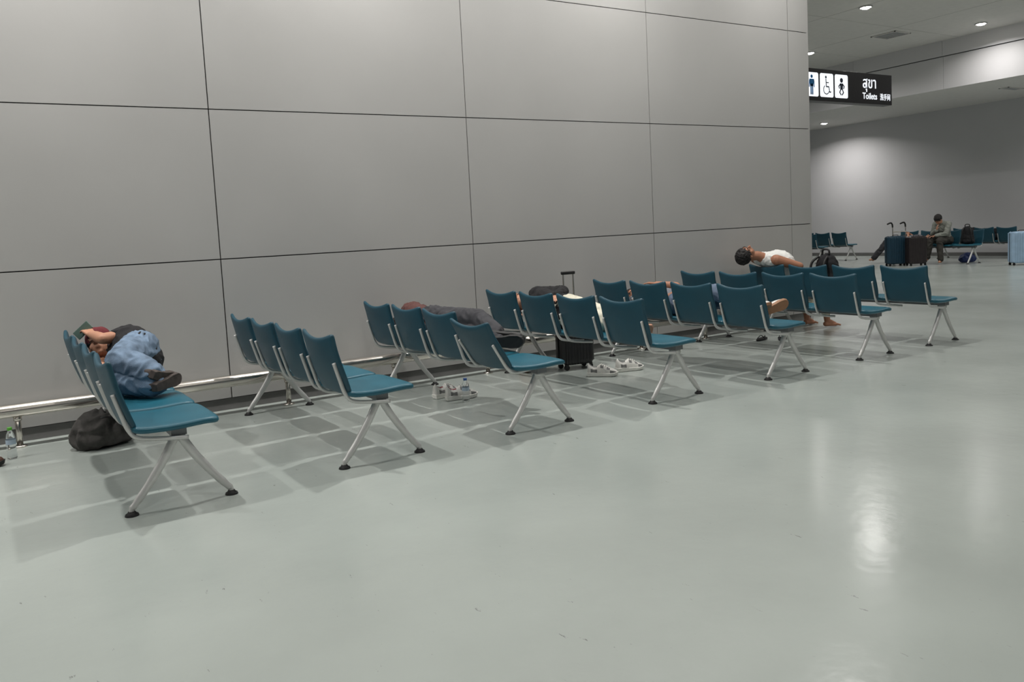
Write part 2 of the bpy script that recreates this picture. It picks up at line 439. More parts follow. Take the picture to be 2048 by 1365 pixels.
def standalone_shoe(x,y,rot,label,group,roll=0,**kw):
    e=thing('sneaker',label,'shoe',Matrix.Translation((x*H,y*H,0.0))@Matrix.Rotation(math.radians(rot),4,'Z'),group)
    shoe_parts(e,Matrix.Identity(4),**kw)
    return e
standalone_shoe(3.17,4.27,-42,'white and grey mesh running shoe on floor beside black suitcase','white running shoes on floor',panel=M_shoegrey,L=.28)
standalone_shoe(3.40,4.25,-12,'white and grey mesh running shoe on floor, toe outward','white running shoes on floor',panel=M_shoegrey,L=.28)
standalone_shoe(2.08,4.37,12,'cream sneaker with red lining on floor under bench','cream sneakers on floor',lining=M_red,panel=M_shoegrey,L=.28)
standalone_shoe(2.11,4.27,-6,'cream sneaker with red lining beside water bottle','cream sneakers on floor',lining=M_red,panel=M_shoegrey,L=.28)
standalone_shoe(-.345,4.56,-12,'dark brown leather shoe on floor by wall',None,up=M_shoebrown,sole=M_black,lining=M_black)

# ---------------------------------------------------------------- bottles
def bottle(x,y,h,capm,label,lab=True):
    e=thing('water_bottle',label,'bottle',Matrix.Translation((x*H,y*H,0)))
    bm=bmesh.new(); prof=[(0.0,0.006),(0.026,0.0),(0.031,0.01),(0.031,0.04),(0.029,0.05),(0.031,0.06),(0.029,0.075),(0.031,0.09),(0.031,0.14),(0.029,0.15),(0.026,0.17),(0.014,0.195),(0.0125,0.205)]
    s=h/0.225; n=24; rings=[]
    for r,z in prof: rings.append([bm.verts.new((max(r,0.0005)*math.cos(2*math.pi*k/n),max(r,0.0005)*math.sin(2*math.pi*k/n),z*s)) for k in range(n)])
    for a in range(len(rings)-1):
        for k in range(n): bm.faces.new([rings[a][k],rings[a][(k+1)%n],rings[a+1][(k+1)%n],rings[a+1][k]])
    bm.faces.new(rings[-1]); mobj('bottle_body',bm_to(bm,'bottle_body',True),M_plastic,e)
    bm=bmesh.new(); cyl(bm,(0,0,0.203*s),(0,0,0.222*s),0.0155); mobj('cap',bm_to(bm,'cap'),capm,e)
    if lab:
        bm=bmesh.new(); n=24
        r1=[bm.verts.new((0.0318*math.cos(2*math.pi*k/n),0.0318*math.sin(2*math.pi*k/n),0.105*s)) for k in range(n)]
        r2=[bm.verts.new((0.0318*math.cos(2*math.pi*k/n),0.0318*math.sin(2*math.pi*k/n),0.138*s)) for k in range(n)]
        for k in range(n): bm.faces.new([r1[k],r1[(k+1)%n],r2[(k+1)%n],r2[k]])
        mobj('bottle_label',bm_to(bm,'bottle_label',True),M_label,e)
bottle(-.112,4.64,0.225,M_green,'clear plastic water bottle with green cap by wall')
bottle(2.19,4.17,0.20,M_bluecap,'clear plastic water bottle with blue label beside shoes')

# ---------------------------------------------------------------- suitcases
def suitcase(M,w,d,h,m,label,ext=0.0,ribs=9,group=None):
    e=thing('suitcase',label,'suitcase',M,group)
    bm=bmesh.new(); z0=0.05; z1=h
    rr=0.05
    def section(s,inset):
        pts=[]
        hw_,hd=w/2-inset,d/2-inset
        n=ribs*4
        for sy in(-1,1):
            for i in range(n+1):
                t=i/n; x=-hw_+rr*0.6+(2*hw_-1.2*rr)*t
                off=0.006*(1 if (i%4) in(1,2) else 0) if inset<0.01 else 0
                pts.append((x*(-sy),sy*(hd+off-0.006)))
        return pts
    lv=[(z0,0.03),(z0+0.02,0.008),(z0+0.05,0.0),(z1-0.05,0.0),(z1-0.02,0.008),(z1,0.03)]
    rings=[[bm.verts.new((x,y,z)) for x,y in section(1,i)] for z,i in lv]
    n=len(rings[0])
    for a in range(len(rings)-1):
        for k in range(n): bm.faces.new([rings[a][k],rings[a][(k+1)%n],rings[a+1][(k+1)%n],rings[a+1][k]])
    bm.faces.new(rings[0][::-1]); bm.faces.new(rings[-1])
    for sx in(-1,1):
        pr=[(sx*(w/2-rr*0.6),-d/2+0.014),(sx*(w/2-0.006),-d/2+0.04),(sx*w/2,0),(sx*(w/2-0.006),d/2-0.04),(sx*(w/2-rr*0.6),d/2-0.014)]
        r1=[bm.verts.new((x,y,z0+0.03)) for x,y in pr]; r2=[bm.verts.new((x,y,z1-0.03)) for x,y in pr]
        for k in range(4): bm.faces.new([r1[k],r1[k+1],r2[k+1],r2[k]])
        bm.faces.new(r1); bm.faces.new(r2)
    sh=mobj('shell',bm_to(bm,'shell'),m,e); bevel(sh,0.004,2)
    bm=bmesh.new()
    for sx in(-1,1): 
        box(bm,(sx*w/2-0.008,-0.006,z0+0.03),(sx*w/2+0.003,0.006,z1-0.03))
    box(bm,(-w/2+0.03,-0.006,z1-0.004),(w/2-0.03,0.006,z1+0.003))
    mobj('zip',bm_to(bm,'zip'),M_black,e)
    bm=bmesh.new()
    tube(bm,smoothpath([(-0.07,-0.01,z1-0.005),(-0.06,-0.01,z1+0.025),(0.06,-0.01,z1+0.025),(0.07,-0.01,z1-0.005)],4),0.008,8)
    mobj('carry_handle',bm_to(bm,'carry_handle',True),M_black,e)
    if ext>0:
        bm=bmesh.new()
        for s in(-1,1): cyl(bm,(s*0.055,d/2-0.035,z1-0.02),(s*0.055,d/2-0.035,z1+ext),0.008,12)
        box(bm,(-0.067,d/2-0.045,z1-0.004),(0.067,d/2-0.025,z1+0.006))
        ho=mobj('telescopic_handle',bm_to(bm,'telescopic_handle'),M_steel,e)
        bm=bmesh.new(); box(bm,(-0.075,d/2-0.052,z1+ext-0.01),(0.075,d/2-0.018,z1+ext+0.022)); g=mobj('grip',bm_to(bm,'grip'),M_black,ho); bevel(g,0.009,3)
    bm=bmesh.new(); cyl(bm,(0,-0.012,0.026),(0,0.012,0.026),0.026); box(bm,(-0.016,-0.018,0.03),(0.016,0.018,0.062)); wm=bm_to(bm,'wheel'); wm.materials.append(M_black)
    for sx in(-1,1):
        for sy in(-1,1): mobj('wheel',wm,None,e,Matrix.Translation((sx*(w/2-0.05),sy*(d/2-0.045),0)))
    return e
suitcase(B[3]@Matrix.Translation((0.345,1.72,0))@Matrix.Rotation(math.radians(-12),4,'Z'),0.36,0.23,0.55,M_blackshine,'black ribbed hard-shell cabin suitcase with handle extended',ext=0.40)
suitcase(Matrix.Translation((13.5*H,8.74*H,0))@Matrix.Rotation(math.radians(-30),4,'Z'),0.46,0.28,0.76,M_navy,'large teal-blue hard suitcase standing near far bench')
suitcase(Matrix.Translation((13.62*H,8.42*H,0))@Matrix.Rotation(math.radians(-30),4,'Z'),0.46,0.28,0.74,M_brownshell,'large dark brown hard suitcase standing near far bench')
suitcase(Matrix.Translation((14.04*H,6.86*H,0))@Matrix.Rotation(math.radians(-40),4,'Z'),0.50,0.30,0.78,M_lightblue,'large light-blue hard suitcase standing alone')
e=thing('luggage_trolley','metal luggage trolley with black curved handles behind suitcases','trolley',Matrix.Translation((14.0*H-0.12,8.92*H,0))@Matrix.Rotation(math.radians(-30),4,'Z'))
bm=bmesh.new()
for s in(-0.17,0.17):
    tube(bm,smoothpath([(s,0.2,0.12),(s,0.05,0.14),(s,0,0.3),(s,0.02,0.98)],4),0.014,8)
tube(bm,[(-0.17,0,0.6),(0,0,0.6),(0.17,0,0.6)],0.012,8); tube(bm,[(-0.17,0.01,0.85),(0,0.01,0.85),(0.17,0.01,0.85)],0.012,8)
box(bm,(-0.19,-0.02,0.10),(0.19,0.3,0.125))
mobj('frame',bm_to(bm,'frame',False),M_steel,e)
for s in(-0.17,0.17):
    bm=bmesh.new(); tube(bm,smoothpath([(s,0.02,0.97),(s-0.01,0.02,1.05),(s-0.06,0.0,1.09),(s-0.16,-0.02,1.06)],5),0.02,8)
    mobj('handle',bm_to(bm,'handle',True),M_black,e)
bm=bmesh.new(); cyl(bm,(0,-0.015,0.05),(0,0.015,0.05),0.05); wm=bm_to(bm,'wheel'); wm.materials.append(M_black)
for p in[(-0.16,0,0),(0.16,0,0),(-0.16,0.26,0),(0.16,0.26,0)]: mobj('wheel',wm,None,e,Matrix.Translation(p))

# ---------------------------------------------------------------- bags
def backpack(M,label,s=1.0,m=M_blackfab):
    e=thing('backpack',label,'backpack',M)
    bm=bmesh.new()
    ell(bm,(0,0,0.14*s),(0.15*s,0.11*s,0.15*s)); ell(bm,(0,0,0.28*s),(0.135*s,0.095*s,0.16*s)); ell(bm,(0,0.01,0.07*s),(0.155*s,0.115*s,0.07*s)); cone(bm,(-0.1*s,0,0.06*s),0.06*s,(0.1*s,0,0.06*s),0.06*s)
    mobj('bag_body',remesh(bm,0.01,'bag_body',6,0.008,10),m,e)
    bm=bmesh.new(); ell(bm,(0,-0.095*s,0.14*s),(0.11*s,0.045*s,0.10*s)); mobj('front_pocket',remesh(bm,0.008,'front_pocket',3,0.004,14),m,e)
    bm=bmesh.new()
    tube(bm,smoothpath([(-0.05*s,0.02,0.42*s),(-0.04*s,0.02,0.48*s),(0.04*s,0.02,0.48*s),(0.05*s,0.02,0.42*s)],4),0.011*s,8)
    mobj('carry_loop',bm_to(bm,'carry_loop',True),M_black,e)
    for q in(-1,1):
        bm=bmesh.new(); tube(bm,smoothpath([(q*0.06*s,0.06*s,0.41*s),(q*0.09*s,0.14*s,0.34*s),(q*0.10*s,0.15*s,0.18*s),(q*0.11*s,0.09*s,0.05*s)],5),0.013*s,8)
        mobj('strap',bm_to(bm,'strap',True),M_black,e)
backpack(B[6]@Matrix.Translation((-0.10,1.28,0.49))@Matrix.Rotation(1.4,4,'Z'),'black fabric backpack standing on bench seat beside reclining man',1.05)
backpack(FB3@Matrix.Translation((-0.06,1.86,0.49))@Matrix.Rotation(-1.2,4,'Z'),'black backpack on far bench seat next to seated person')
def duffel(M,label,r,m,name='duffel_bag',strap=True,f=0.02):
    e=thing(name,label,'bag',M)
    bm=bmesh.new(); ell(bm,(0,0,r[2]*0.8),r); ell(bm,(-r[0]*0.45,0,r[2]*0.62),(r[0]*0.6,r[1]*0.95,r[2]*0.62)); ell(bm,(r[0]*0.5,0,r[2]*0.6),(r[0]*0.6,r[1]*0.9,r[2]*0.6)); 
    me=remesh(bm,0.01,'bag_body',5,f,8)
    for v in me.vertices:
        if v.co.z<0.004: v.co.z=0.004
    mobj('bag_body',me,m,e)
    if strap:
        bm=bmesh.new()
        tube(bm,smoothpath([(-r[0]*0.4,-r[1]*0.5,r[2]*1.45),(-r[0]*0.2,-r[1]*0.8,r[2]*1.6),(r[0]*0.2,-r[1]*0.9,r[2]*1.45),(r[0]*0.4,-r[1]*0.8,r[2]*1.0)],5),0.008,8)
        mobj('strap',bm_to(bm,'strap',True),M_black,e)
duffel(B[0]@Matrix.Translation((-0.16,1.86,0))@Matrix.Rotation(0.3,4,'Z'),'dark charcoal nylon bag slumped on floor under bench',(0.19,0.15,0.14),M_charcoal,f=.03)
duffel(Matrix.Translation((14.6*H,8.05*H,0)),'blue fabric bag on floor under far bench',(0.22,0.15,0.13),M_bluebag)
duffel(FB1@Matrix.Translation((0.0,0.75,0.49)),'small white plastic bag on far bench seat',(0.12,0.09,0.08),M_white,'plastic_bag',False)
duffel(Matrix.Translation((3.00*H,4.72*H,0)),'small brown bag on floor beneath bench',(0.10,0.08,0.07),M_tan,'small_bag',False)
for i,(dx,rot) in enumerate([(0,20),(0.17,32)]):
    e=thing('flip_flop','black flip-flop lying flat on floor','sandal',Matrix.Translation((5.12*H+dx,4.50*H-dx*.9,0))@Matrix.Rotation(math.radians(rot),4,'Z'),'flip-flops on floor')
    bm=bmesh.new(); n=24
    def o_(t): 
        return (0.13*math.cos(t),(0.045+0.008*math.cos(t))*math.sin(t))
    a=[bm.verts.new((*o_(2*math.pi*k/n),0.001)) for k in range(n)]; b=[bm.verts.new((*o_(2*math.pi*k/n),0.018)) for k in range(n)]
    for k in range(n): bm.faces.new([a[k],a[(k+1)%n],b[(k+1)%n],b[k]])
    bm.faces.new(a[::-1]); bm.faces.new(b); mobj('sole',bm_to(bm,'sole'),M_black,e)
    bm=bmesh.new()
    for s in(-1,1): tube(bm,smoothpath([(0.075,0,0.018),(0.04,s*0.025,0.045),(-0.02,s*0.043,0.016)],5),0.005,6)
    mobj('strap',bm_to(bm,'strap',True),M_black,e)

# ---------------------------------------------------------------- people
def hand(bm,wr,d,n,curl=0.5,side=1,s=1.0):
    d=V(d).normalized(); n=V(n); n=(n-d*n.dot(d)).normalized(); l=d.cross(n).normalized()*side
    wr=V(wr)
    for q in(-0.028,-0.009,0.010,0.028):
        cone(bm,wr+d*0.01*s+l*q*0.6*s,0.014*s,wr+d*0.082*s+l*q*1.05*s,0.0115*s,10)
    lens=[0.062,0.074,0.080,0.072]
    for i,q in enumerate((-0.031,-0.011,0.011,0.031)):
        p=wr+d*0.082*s+l*q*s; L=lens[i]*s; ang=0
        spread=l*(q*1.2)
        for sg,(fr,rr_) in enumerate(((0.45,0.0085),(0.32,0.0078),(0.23,0.007))):
            ang+=curl*(0.55+0.2*i*0.3) 
            dd=(d*math.cos(ang)+n*math.sin(ang)+spread*0.8).normalized()
            p2=p+dd*L*fr; cone(bm,p,rr_*s,p2,(rr_-0.0007)*s,8); p=p2
    p=wr+d*0.025*s+l*0.028*s; dd=(d*0.6+l*0.75+n*0.3).normalized(); p2=p+dd*0.042*s; cone(bm,p,0.013*s,p2,0.0105*s,10)
    dd=(d*0.85+l*0.25+n*0.45).normalized(); p3=p2+dd*0.032*s; cone(bm,p2,0.0105*s,p3,0.008*s,10)
def frame(fwd,up):
    f=V(fwd).normalized(); u=V(up); u=(u-f*u.dot(f)).normalized(); r=f.cross(u)
    return Matrix((r,f,u)).transposed().to_4x4()
def person(M,J,label,skin=M_skin,shirt=M_white,pants=M_jeans,hair=M_hair,sleeve=0.5,pant=1.0,shoes=None,cap=None,voxel=0.006,hairlong=False,cat='person',tank=False,name='person',puff=0.0,pf=.013,pfs=9,arm=1.0):
    g=lambda k:V(J[k])
    O=g('pelvis'); T=Matrix.Translation(-O)
    Mw=M@Matrix.Translation(O)
    bm=bmesh.new()
    pel,che,nec,hd=g('pelvis'),g('chest'),g('neck'),g('head')
    lat=(g('hipR')-g('hipL')).normalized(); lats=(g('shR')-g('shL')).normalized()
    def torso(bm,a,full=True):
        cone(bm,g('hipL'),0.095+a,g('hipR'),0.095+a)
        cone(bm,pel,0.115+a,(pel+che)/2,0.105+a); cone(bm,(pel+che)/2,0.105+a,che,0.12+a)
        for s in(-1,1):
            cone(bm,pel+lat*s*0.05,0.10+a,(pel+che)/2+lats*s*0.045,0.09+a)
            cone(bm,(pel+che)/2+lats*s*0.045,0.09+a,che+lats*s*0.075,0.10+a)
        mid=(g('shL')+g('shR'))/2
        cone(bm,che,0.11+a,mid,0.08+a)
        cone(bm,g('shL'),0.058+a,mid,0.075+a); cone(bm,g('shR'),0.058+a,mid,0.075+a)
    torso(bm,-0.006)
    mid=(g('shL')+g('shR'))/2
    cone(bm,mid,0.07,nec,0.056)
    HF=frame(J['hf'],J['hu'])
    HM=Matrix.Translation(hd)@HF
    cone(bm,nec,0.056,HM@V((0,-0.02,-0.05)),0.056)
    def hp(x,y,z): return HM@V((x,y,z))
    ell(bm,hp(0,-.01,.025),(.075,.095,.09),HF); ell(bm,hp(0,.022,-.035),(.060,.066,.072),HF); ell(bm,hp(0,.045,-.085),(.03,.03,.022),HF)
    cone(bm,hp(0,.084,.012),.008,hp(0,.108,-.022),.0125,10); ell(bm,hp(.013,.095,-.024),(.009,.009,.008),HF); ell(bm,hp(-.013,.095,-.024),(.009,.009,.008),HF)
    for s in(-1,1):
        ell(bm,hp(s*.077,-.005,-.008),(.010,.02,.032),HF); ell(bm,hp(s*.031,.074,.012),(.016,.012,.009),HF)
        cone(bm,hp(s*.015,.085,.032),.007,hp(s*.048,.072,.032),.007,8); ell(bm,hp(s*.04,.05,-.03),(.025,.025,.025),HF)
    ell(bm,hp(0,.084,-.047),(.022,.010,.006),HF); ell(bm,hp(0,.083,-.057),(.019,.010,.007),HF)
    for s in'LR':
        sh,el,wr=g('sh'+s),g('el'+s),g('wr'+s)
        cone(bm,sh,.052*arm,el,.040*arm); m_=el.lerp(wr,.35); cone(bm,el,.040*arm,m_,.040*arm); cone(bm,m_,.040*arm,wr,.026)
        hd_=J.get('hd'+s,(wr-el)); hn=J.get('hn'+s,(0,0,-1))
        hand(bm,wr,hd_,hn,J.get('curl'+s,0.45),1 if s=='L' else -1)
        hip,kn,an=g('hip'+s),g('kn'+s),g('an'+s)
        cone(bm,hip,.088,kn,.056); m_=kn.lerp(an,.32); cone(bm,kn,.055,m_,.055); cone(bm,m_,.055,an,.036)
        toe=V(J['toe'+s]).normalized(); shin=(an-kn).normalized(); dn=shin-toe*shin.dot(toe)
        dn=dn.normalized() if dn.length>1e-3 else V((0,0,-1))
        la=toe.cross(dn)
        if shoes is None:
            ball=an+toe*.13+dn*.045
            cone(bm,an,.036,ball,.027); cone(bm,an-toe*.03+dn*.04,.03,ball,.027); 
            for q in(-1,1): cone(bm,an+dn*.045,.022,ball+la*q*.022+dn*.005,.02)
            for i,q in enumerate((-.036,-.017,0,.016,.032)):
                cone(bm,ball+la*q,.014,ball+la*q*1.1+toe*(.055-.007*abs(i-1))+dn*.012,.0095 if i else .013,8)
        else:
            cone(bm,an,.034,an+toe*.08+dn*.04,.026); cone(bm,an,.034,an+dn*.04,.028)
    bmesh.ops.transform(bm,matrix=T,verts=bm.verts)
    body=mobj(name,remesh(bm,voxel,'person_body',3),skin,None); body.matrix_world=Mw; tag(body,label,cat)
    cv=max(voxel,0.009)
    if shirt:
        bm=bmesh.new()
        if tank:
            cone(bm,g('hipL'),0.112,g('hipR'),0.112)
            a=.016+puff
            cone(bm,pel,0.12+a,(pel+che)/2,0.115+a); cone(bm,(pel+che)/2,0.112+a,che,0.125+a)
            for s in(-1,1):
                cone(bm,pel+lat*s*0.05,0.105+a,(pel+che)/2+lats*s*0.045,0.095+a); cone(bm,(pel+che)/2+lats*s*0.045,0.09+a,che+lats*s*0.07,0.10+a)
                cone(bm,che+lats*s*.07,.09+a,mid+lats*s*.09,.075)
            cone(bm,che,.11+a,mid,.08)
        else: torso(bm,.012+puff)
        if not tank:
            cone(bm,mid,0.085,nec.lerp(mid,0.35),0.066)
            for s in'LR':
                sh,el,wr=g('sh'+s),g('el'+s),g('wr'+s)
                if sleeve<=1: cone(bm,sh,.068,sh.lerp(el,sleeve),.060)
                else:
                    cone(bm,sh,.068,el,.056); cone(bm,el,.056,el.lerp(wr,sleeve-1),.042)
        bmesh.ops.transform(bm,matrix=T,verts=bm.verts)
        mobj('shirt',remesh(bm,cv,'shirt',3,0.010,12),shirt,body)
    if pants:
        bm=bmesh.new()
        cone(bm,g('hipL'),.118,g('hipR'),.118); cone(bm,pel,.13,pel.lerp(che,.22),.128)
        for s in'LR':
            hip,kn,an=g('hip'+s),g('kn'+s),g('an'+s)
            cone(bm,hip,.108+puff,kn,.075+puff)
            e_=kn.lerp(an,pant*0.97); cone(bm,kn,.075+puff,e_,.058+puff)
        bmesh.ops.transform(bm,matrix=T,verts=bm.verts)
        mobj('trousers',remesh(bm,cv,'trousers',2,pf,pfs),pants,body)
    bm=bmesh.new(); ell(bm,hp(0,-.024,.038),(.087,.102,.096),HF)
    if hairlong:
        ell(bm,hp(0,-.05,-.02),(.085,.07,.11),HF)
    bmesh.ops.transform(bm,matrix=T,verts=bm.verts)
    mobj('hair',remesh(bm,.006,'hair',1,0.009,30),hair,body)
    bm=bmesh.new()
    for s in(-1,1):
        tube(bm,[T@hp(s*.014,.0945,.034),T@hp(s*.03,.088,.038),T@hp(s*.05,.074,.034)],.0035,6)
        tube(bm,[T@hp(s*.018,.0865,.008),T@hp(s*.031,.087,.006),T@hp(s*.045,.077,.009)],.0022,6)
    mobj('eyebrows',bm_to(bm,'eyebrows',True),M_hair,body)
    if cap:
        bm=bmesh.new(); ell(bm,hp(0,-.022,.05),(.094,.108,.094),HF); bmesh.ops.transform(bm,matrix=T,verts=bm.verts)
        mobj('cap',remesh(bm,.007,'cap',2,0.003,12),cap,body)
    if shoes:
        for s in'LR':
            kn,an=g('kn'+s),g('an'+s); toe=V(J['toe'+s]).normalized(); shin=(an-kn).normalized(); dn=shin-toe*shin.dot(toe); dn.normalize()
            x=toe; z=-dn; y_=z.cross(x)
            Rm=Matrix((x,y_,z)).transposed().to_4x4()
            Ms=Matrix.Translation(an-O-toe*.07+dn*.085)@Rm
            so=bpy.data.objects.new('shoe',None); COL.objects.link(so); so.parent=body; so.matrix_local=Ms
            shoe_parts(so,Matrix.Identity(4),**shoes)
    return body

# P1
P1=dict(pelvis=(.06,1.34,.655),chest=(.04,1.66,.670),neck=(-.05,1.87,.705),head=(-.11,1.97,.73),hf=(-.4,-.75,.45),hu=(-.1,.6,.75),
 hipL=(.05,1.34,.585),hipR=(.06,1.34,.735),shL=(.02,1.78,.58),shR=(.05,1.76,.79),
 elR=(-.13,1.63,.80),wrR=(-.18,1.82,.82),hdR=(-.15,.9,.3),hnR=(0,.2,-1),
 elL=(-.15,1.62,.60),wrL=(-.12,1.82,.62),hdL=(0,1,0.1),
 knR=(-.11,1.00,.71),anR=(.03,.80,.635),knL=(-.11,.98,.58),anL=(.04,.79,.565),toeR=(.6,.55,-.25),toeL=(.7,.5,.1),curlR=0.6)
person(B[0],P1,'person in black top and light blue jeans curled up holding phone',shirt=M_blackfab,sleeve=.45,pant=1.04,shoes=dict(up=M_shoedark,sole=M_shoedark,lining=M_black,lacecol=M_shoedark,L=.23),cap=M_maroon,voxel=.0055,puff=.014,pf=.013,pfs=12)
ph_=bmesh.new(); box(ph_,(-.034,-.0045,-.068),(.034,.0045,.068)); po=mobj('smartphone',bm_to(ph_,'smartphone'),M_phone); bevel(po,.004,2)
po.matrix_world=B[0]@Matrix.Translation((-.215,1.955,.845))@Matrix.Rotation(math.radians(-30),4,'Z')@Matrix.Rotation(math.radians(50),4,'Y'); tag(po,'smartphone in pale green case held by lying person','phone')
# P2
P2=dict(pelvis=(-.04,1.44,.63),chest=(-.02,1.82,.635),neck=(0,2.02,.61),head=(.05,2.14,.585),hf=(.85,-.2,-.1),hu=(.1,1,.1),
 hipL=(-.04,1.44,.69),hipR=(-.04,1.44,.58),shL=(-.02,1.92,.735),shR=(0,1.92,.56),
 elL=(.17,1.74,.71),wrL=(.14,1.97,.60),hdL=(0,1,0),hnL=(0,0,-1),elR=(.16,1.78,.55),wrR=(.12,2.0,.54),
 knL=(.20,1.08,.69),anL=(.14,.72,.60),knR=(.16,1.04,.57),anR=(.08,.64,.56),toeL=(.75,-.6,-.2),toeR=(.7,-.7,0))
person(B[2],P2,'person in brown-maroon t-shirt and dark grey trousers asleep on side',skin=M_skin2,shirt=M_brownshirt,pants=M_greypant,shoes=dict(up=M_black,sole=M_black,lining=M_black,lacecol=M_black),voxel=.0065,pfs=12)
# P3
P3=dict(pelvis=(-.02,1.34,.62),chest=(-.07,1.66,.645),neck=(-.09,1.86,.68),head=(-.12,1.98,.69),hf=(-.6,-.1,.75),hu=(0,1,.25),
 hipL=(-.02,1.34,.575),hipR=(-.02,1.34,.67),shL=(-.08,1.76,.57),shR=(-.07,1.74,.78),
 elR=(.07,1.52,.80),wrR=(-.08,1.40,.78),elL=(-.17,1.60,.58),wrL=(-.14,1.84,.58),hdL=(0,1,0),
 knR=(.12,.98,.61),anR=(.12,.66,.56),knL=(.0,.95,.57),anL=(.12,.58,.545),toeR=(.3,-.9,-.1),toeL=(.4,-.9,0))
person(B[3],P3,'person in black jacket and cream trousers asleep on bench, barefoot',shirt=M_blackfab,pants=M_cream,hair=M_hairb,sleeve=1.95,shoes=None,hairlong=True,voxel=.0065,puff=.01,pfs=12)
# P4
P4=dict(pelvis=(.02,1.22,.605),chest=(0,1.60,.61),neck=(0,1.82,.62),head=(.03,1.97,.62),hf=(-.35,-.2,.9),hu=(0,1,.2),
 hipL=(-.07,1.22,.60),hipR=(.11,1.22,.60),shL=(-.17,1.73,.61),shR=(.17,1.73,.61),
 elR=(.20,1.50,.74),wrR=(.06,1.66,.77),elL=(-.19,1.45,.57),wrL=(-.10,1.24,.70),
 knR=(.24,.84,.61),anR=(.25,.43,.555),knL=(.06,.84,.71),anL=(.10,.50,.585),toeR=(.8,-.3,.25),toeL=(.3,-.75,.3))
person(B[4],P4,'person in grey shirt and grey-blue jeans asleep on back',skin=M_skin2,shirt=M_greyshirt,pants=M_jeans2,shoes=dict(up=M_shoewhite,sole=M_tan,lining=M_shoebrown),voxel=.0065,pfs=12)
# P5
P5=dict(pelvis=(-.06,1.80,.60),chest=(-.26,1.84,.855),neck=(-.54,1.92,.955),head=(-.70,1.96,.975),hf=(.05,-.3,.95),hu=(-1,.12,.0),
 hipL=(-.05,1.90,.60),hipR=(-.05,1.71,.60),shL=(-.43,2.05,.92),shR=(-.46,1.72,.90),
 elR=(-.24,1.56,.81),wrR=(-.05,1.72,.80),hdR=(.6,.8,0),hnR=(0,0.2,-1),elL=(-.22,2.10,.84),wrL=(-.20,1.90,.985),hdL=(.2,-.9,-.1),hnL=(0,0,-1),
 knR=(.36,1.66,.58),anR=(.40,1.64,.085),knL=(.36,1.93,.58),anL=(.44,1.96,.085),toeR=(1,-.15,-.05),toeL=(1,.05,-.05))
person(B[6],P5,'man in white tank top slumped back over bench, head thrown back',skin=M_skin2,shirt=M_white,pants=M_cream,tank=True,pant=.72,voxel=.0055,puff=.018,arm=1.22)
# P6 far seated
P6=dict(pelvis=(-.10,1.28,.60),chest=(.02,1.28,.90),neck=(.13,1.28,1.06),head=(.22,1.28,1.12),hf=(.6,-.1,-.85),hu=(.8,0,.6),
 hipL=(-.08,1.37,.59),hipR=(-.08,1.19,.59),shL=(.05,1.45,1.0),shR=(.05,1.11,1.0),
 elR=(.16,1.10,.76),wrR=(.28,1.27,.86),hdR=(-.1,.1,.9),elL=(.18,1.45,.76),wrL=(.32,1.26,.72),
 knR=(.34,1.14,.62),anR=(.44,1.12,.16),knL=(.34,1.38,.60),anL=(.36,1.42,.10),toeR=(1,0,-.1),toeL=(1,0,0))
person(FB3,P6,'seated person in grey-green jacket dozing, leaning forward on knees',shirt=M_olive,pants=M_darkolive,sleeve=1.9,shoes=dict(),voxel=.010)
# P7
P7={k:(v if k[:2] in('hf','hu','hd','hn') or k[:3]=='toe' else (v[0]+.02,v[1]-.62,v[2]+.02)) for k,v in P2.items()}
P7['head']=(.06,1.52,.66); P7['hdL']=P2['hdL']; P7['hnL']=P2['hnL']
for k in ('hipL','hipR'): P7[k]=(-.02,P2[k][1]-.62,P2[k][2])
person(FB4,P7,'person in black clothes asleep on far bench',shirt=M_blackfab,pants=M_blackfab,sleeve=1.9,shoes=dict(up=M_black,sole=M_black,lining=M_black,lacecol=M_black),voxel=.010)
# P8
P8=dict(pelvis=(-.02,.22,.61),chest=(-.03,.60,.62),neck=(-.02,.80,.63),head=(0,.92,.64),hf=(.3,0,.9),hu=(0,1,.1),
 hipL=(.07,.22,.61),hipR=(-.11,.22,.61),shL=(.15,.70,.62),shR=(-.19,.70,.62),
 elL=(.17,.45,.64),wrL=(.03,.35,.76),elR=(-.19,.45,.62),wrR=(-.08,.35,.76),
 knL=(.28,-.12,.55),anL=(.42,-.40,.14),knR=(.12,-.22,.56),anR=(.30,-.50,.13),toeL=(.8,-.5,.1),toeR=(.8,-.6,.1))
person(FB3,P8,'person in grey trousers and white sneakers, legs hanging off bench',shirt=M_greyshirt,pants=M_greypant,shoes=dict(),voxel=.010)

# ---------------------------------------------------------------- hanging sign
SY=5.6*H; sx0,sx1=6.72*H,8.62*H; sz0,sz1=2.195*H,2.53*H
sg=thing('toilet_sign','black hanging box sign with white toilet pictograms and lettering','sign',Matrix.Translation((sx0,SY,sz0)))
Wd=sx1-sx0; Hd=sz1-sz0
bm=bmesh.new(); box(bm,(0,0,0),(Wd,0.16,Hd)); o=mobj('sign_box',bm_to(bm,'sign_box'),M_signbox,sg); bevel(o,0.006,2)
for x in(0.15,0.55):
    bm=bmesh.new(); cyl(bm,(x,0.08,Hd),(x,0.08,ZC-sz0),0.012,10)
    mobj('hanging_rod',bm_to(bm,'hanging_rod'),M_ceil,sg)
def poly(bm,pts,y):
    a=[bm.verts.new((p[0],y,p[1])) for p in pts]; bm.faces.new(a)
def disc(bm,cx,cz,r,y,n=20): poly(bm,[(cx+r*math.cos(2*math.pi*k/n),cz+r*math.sin(2*math.pi*k/n)) for k in range(n)],y)
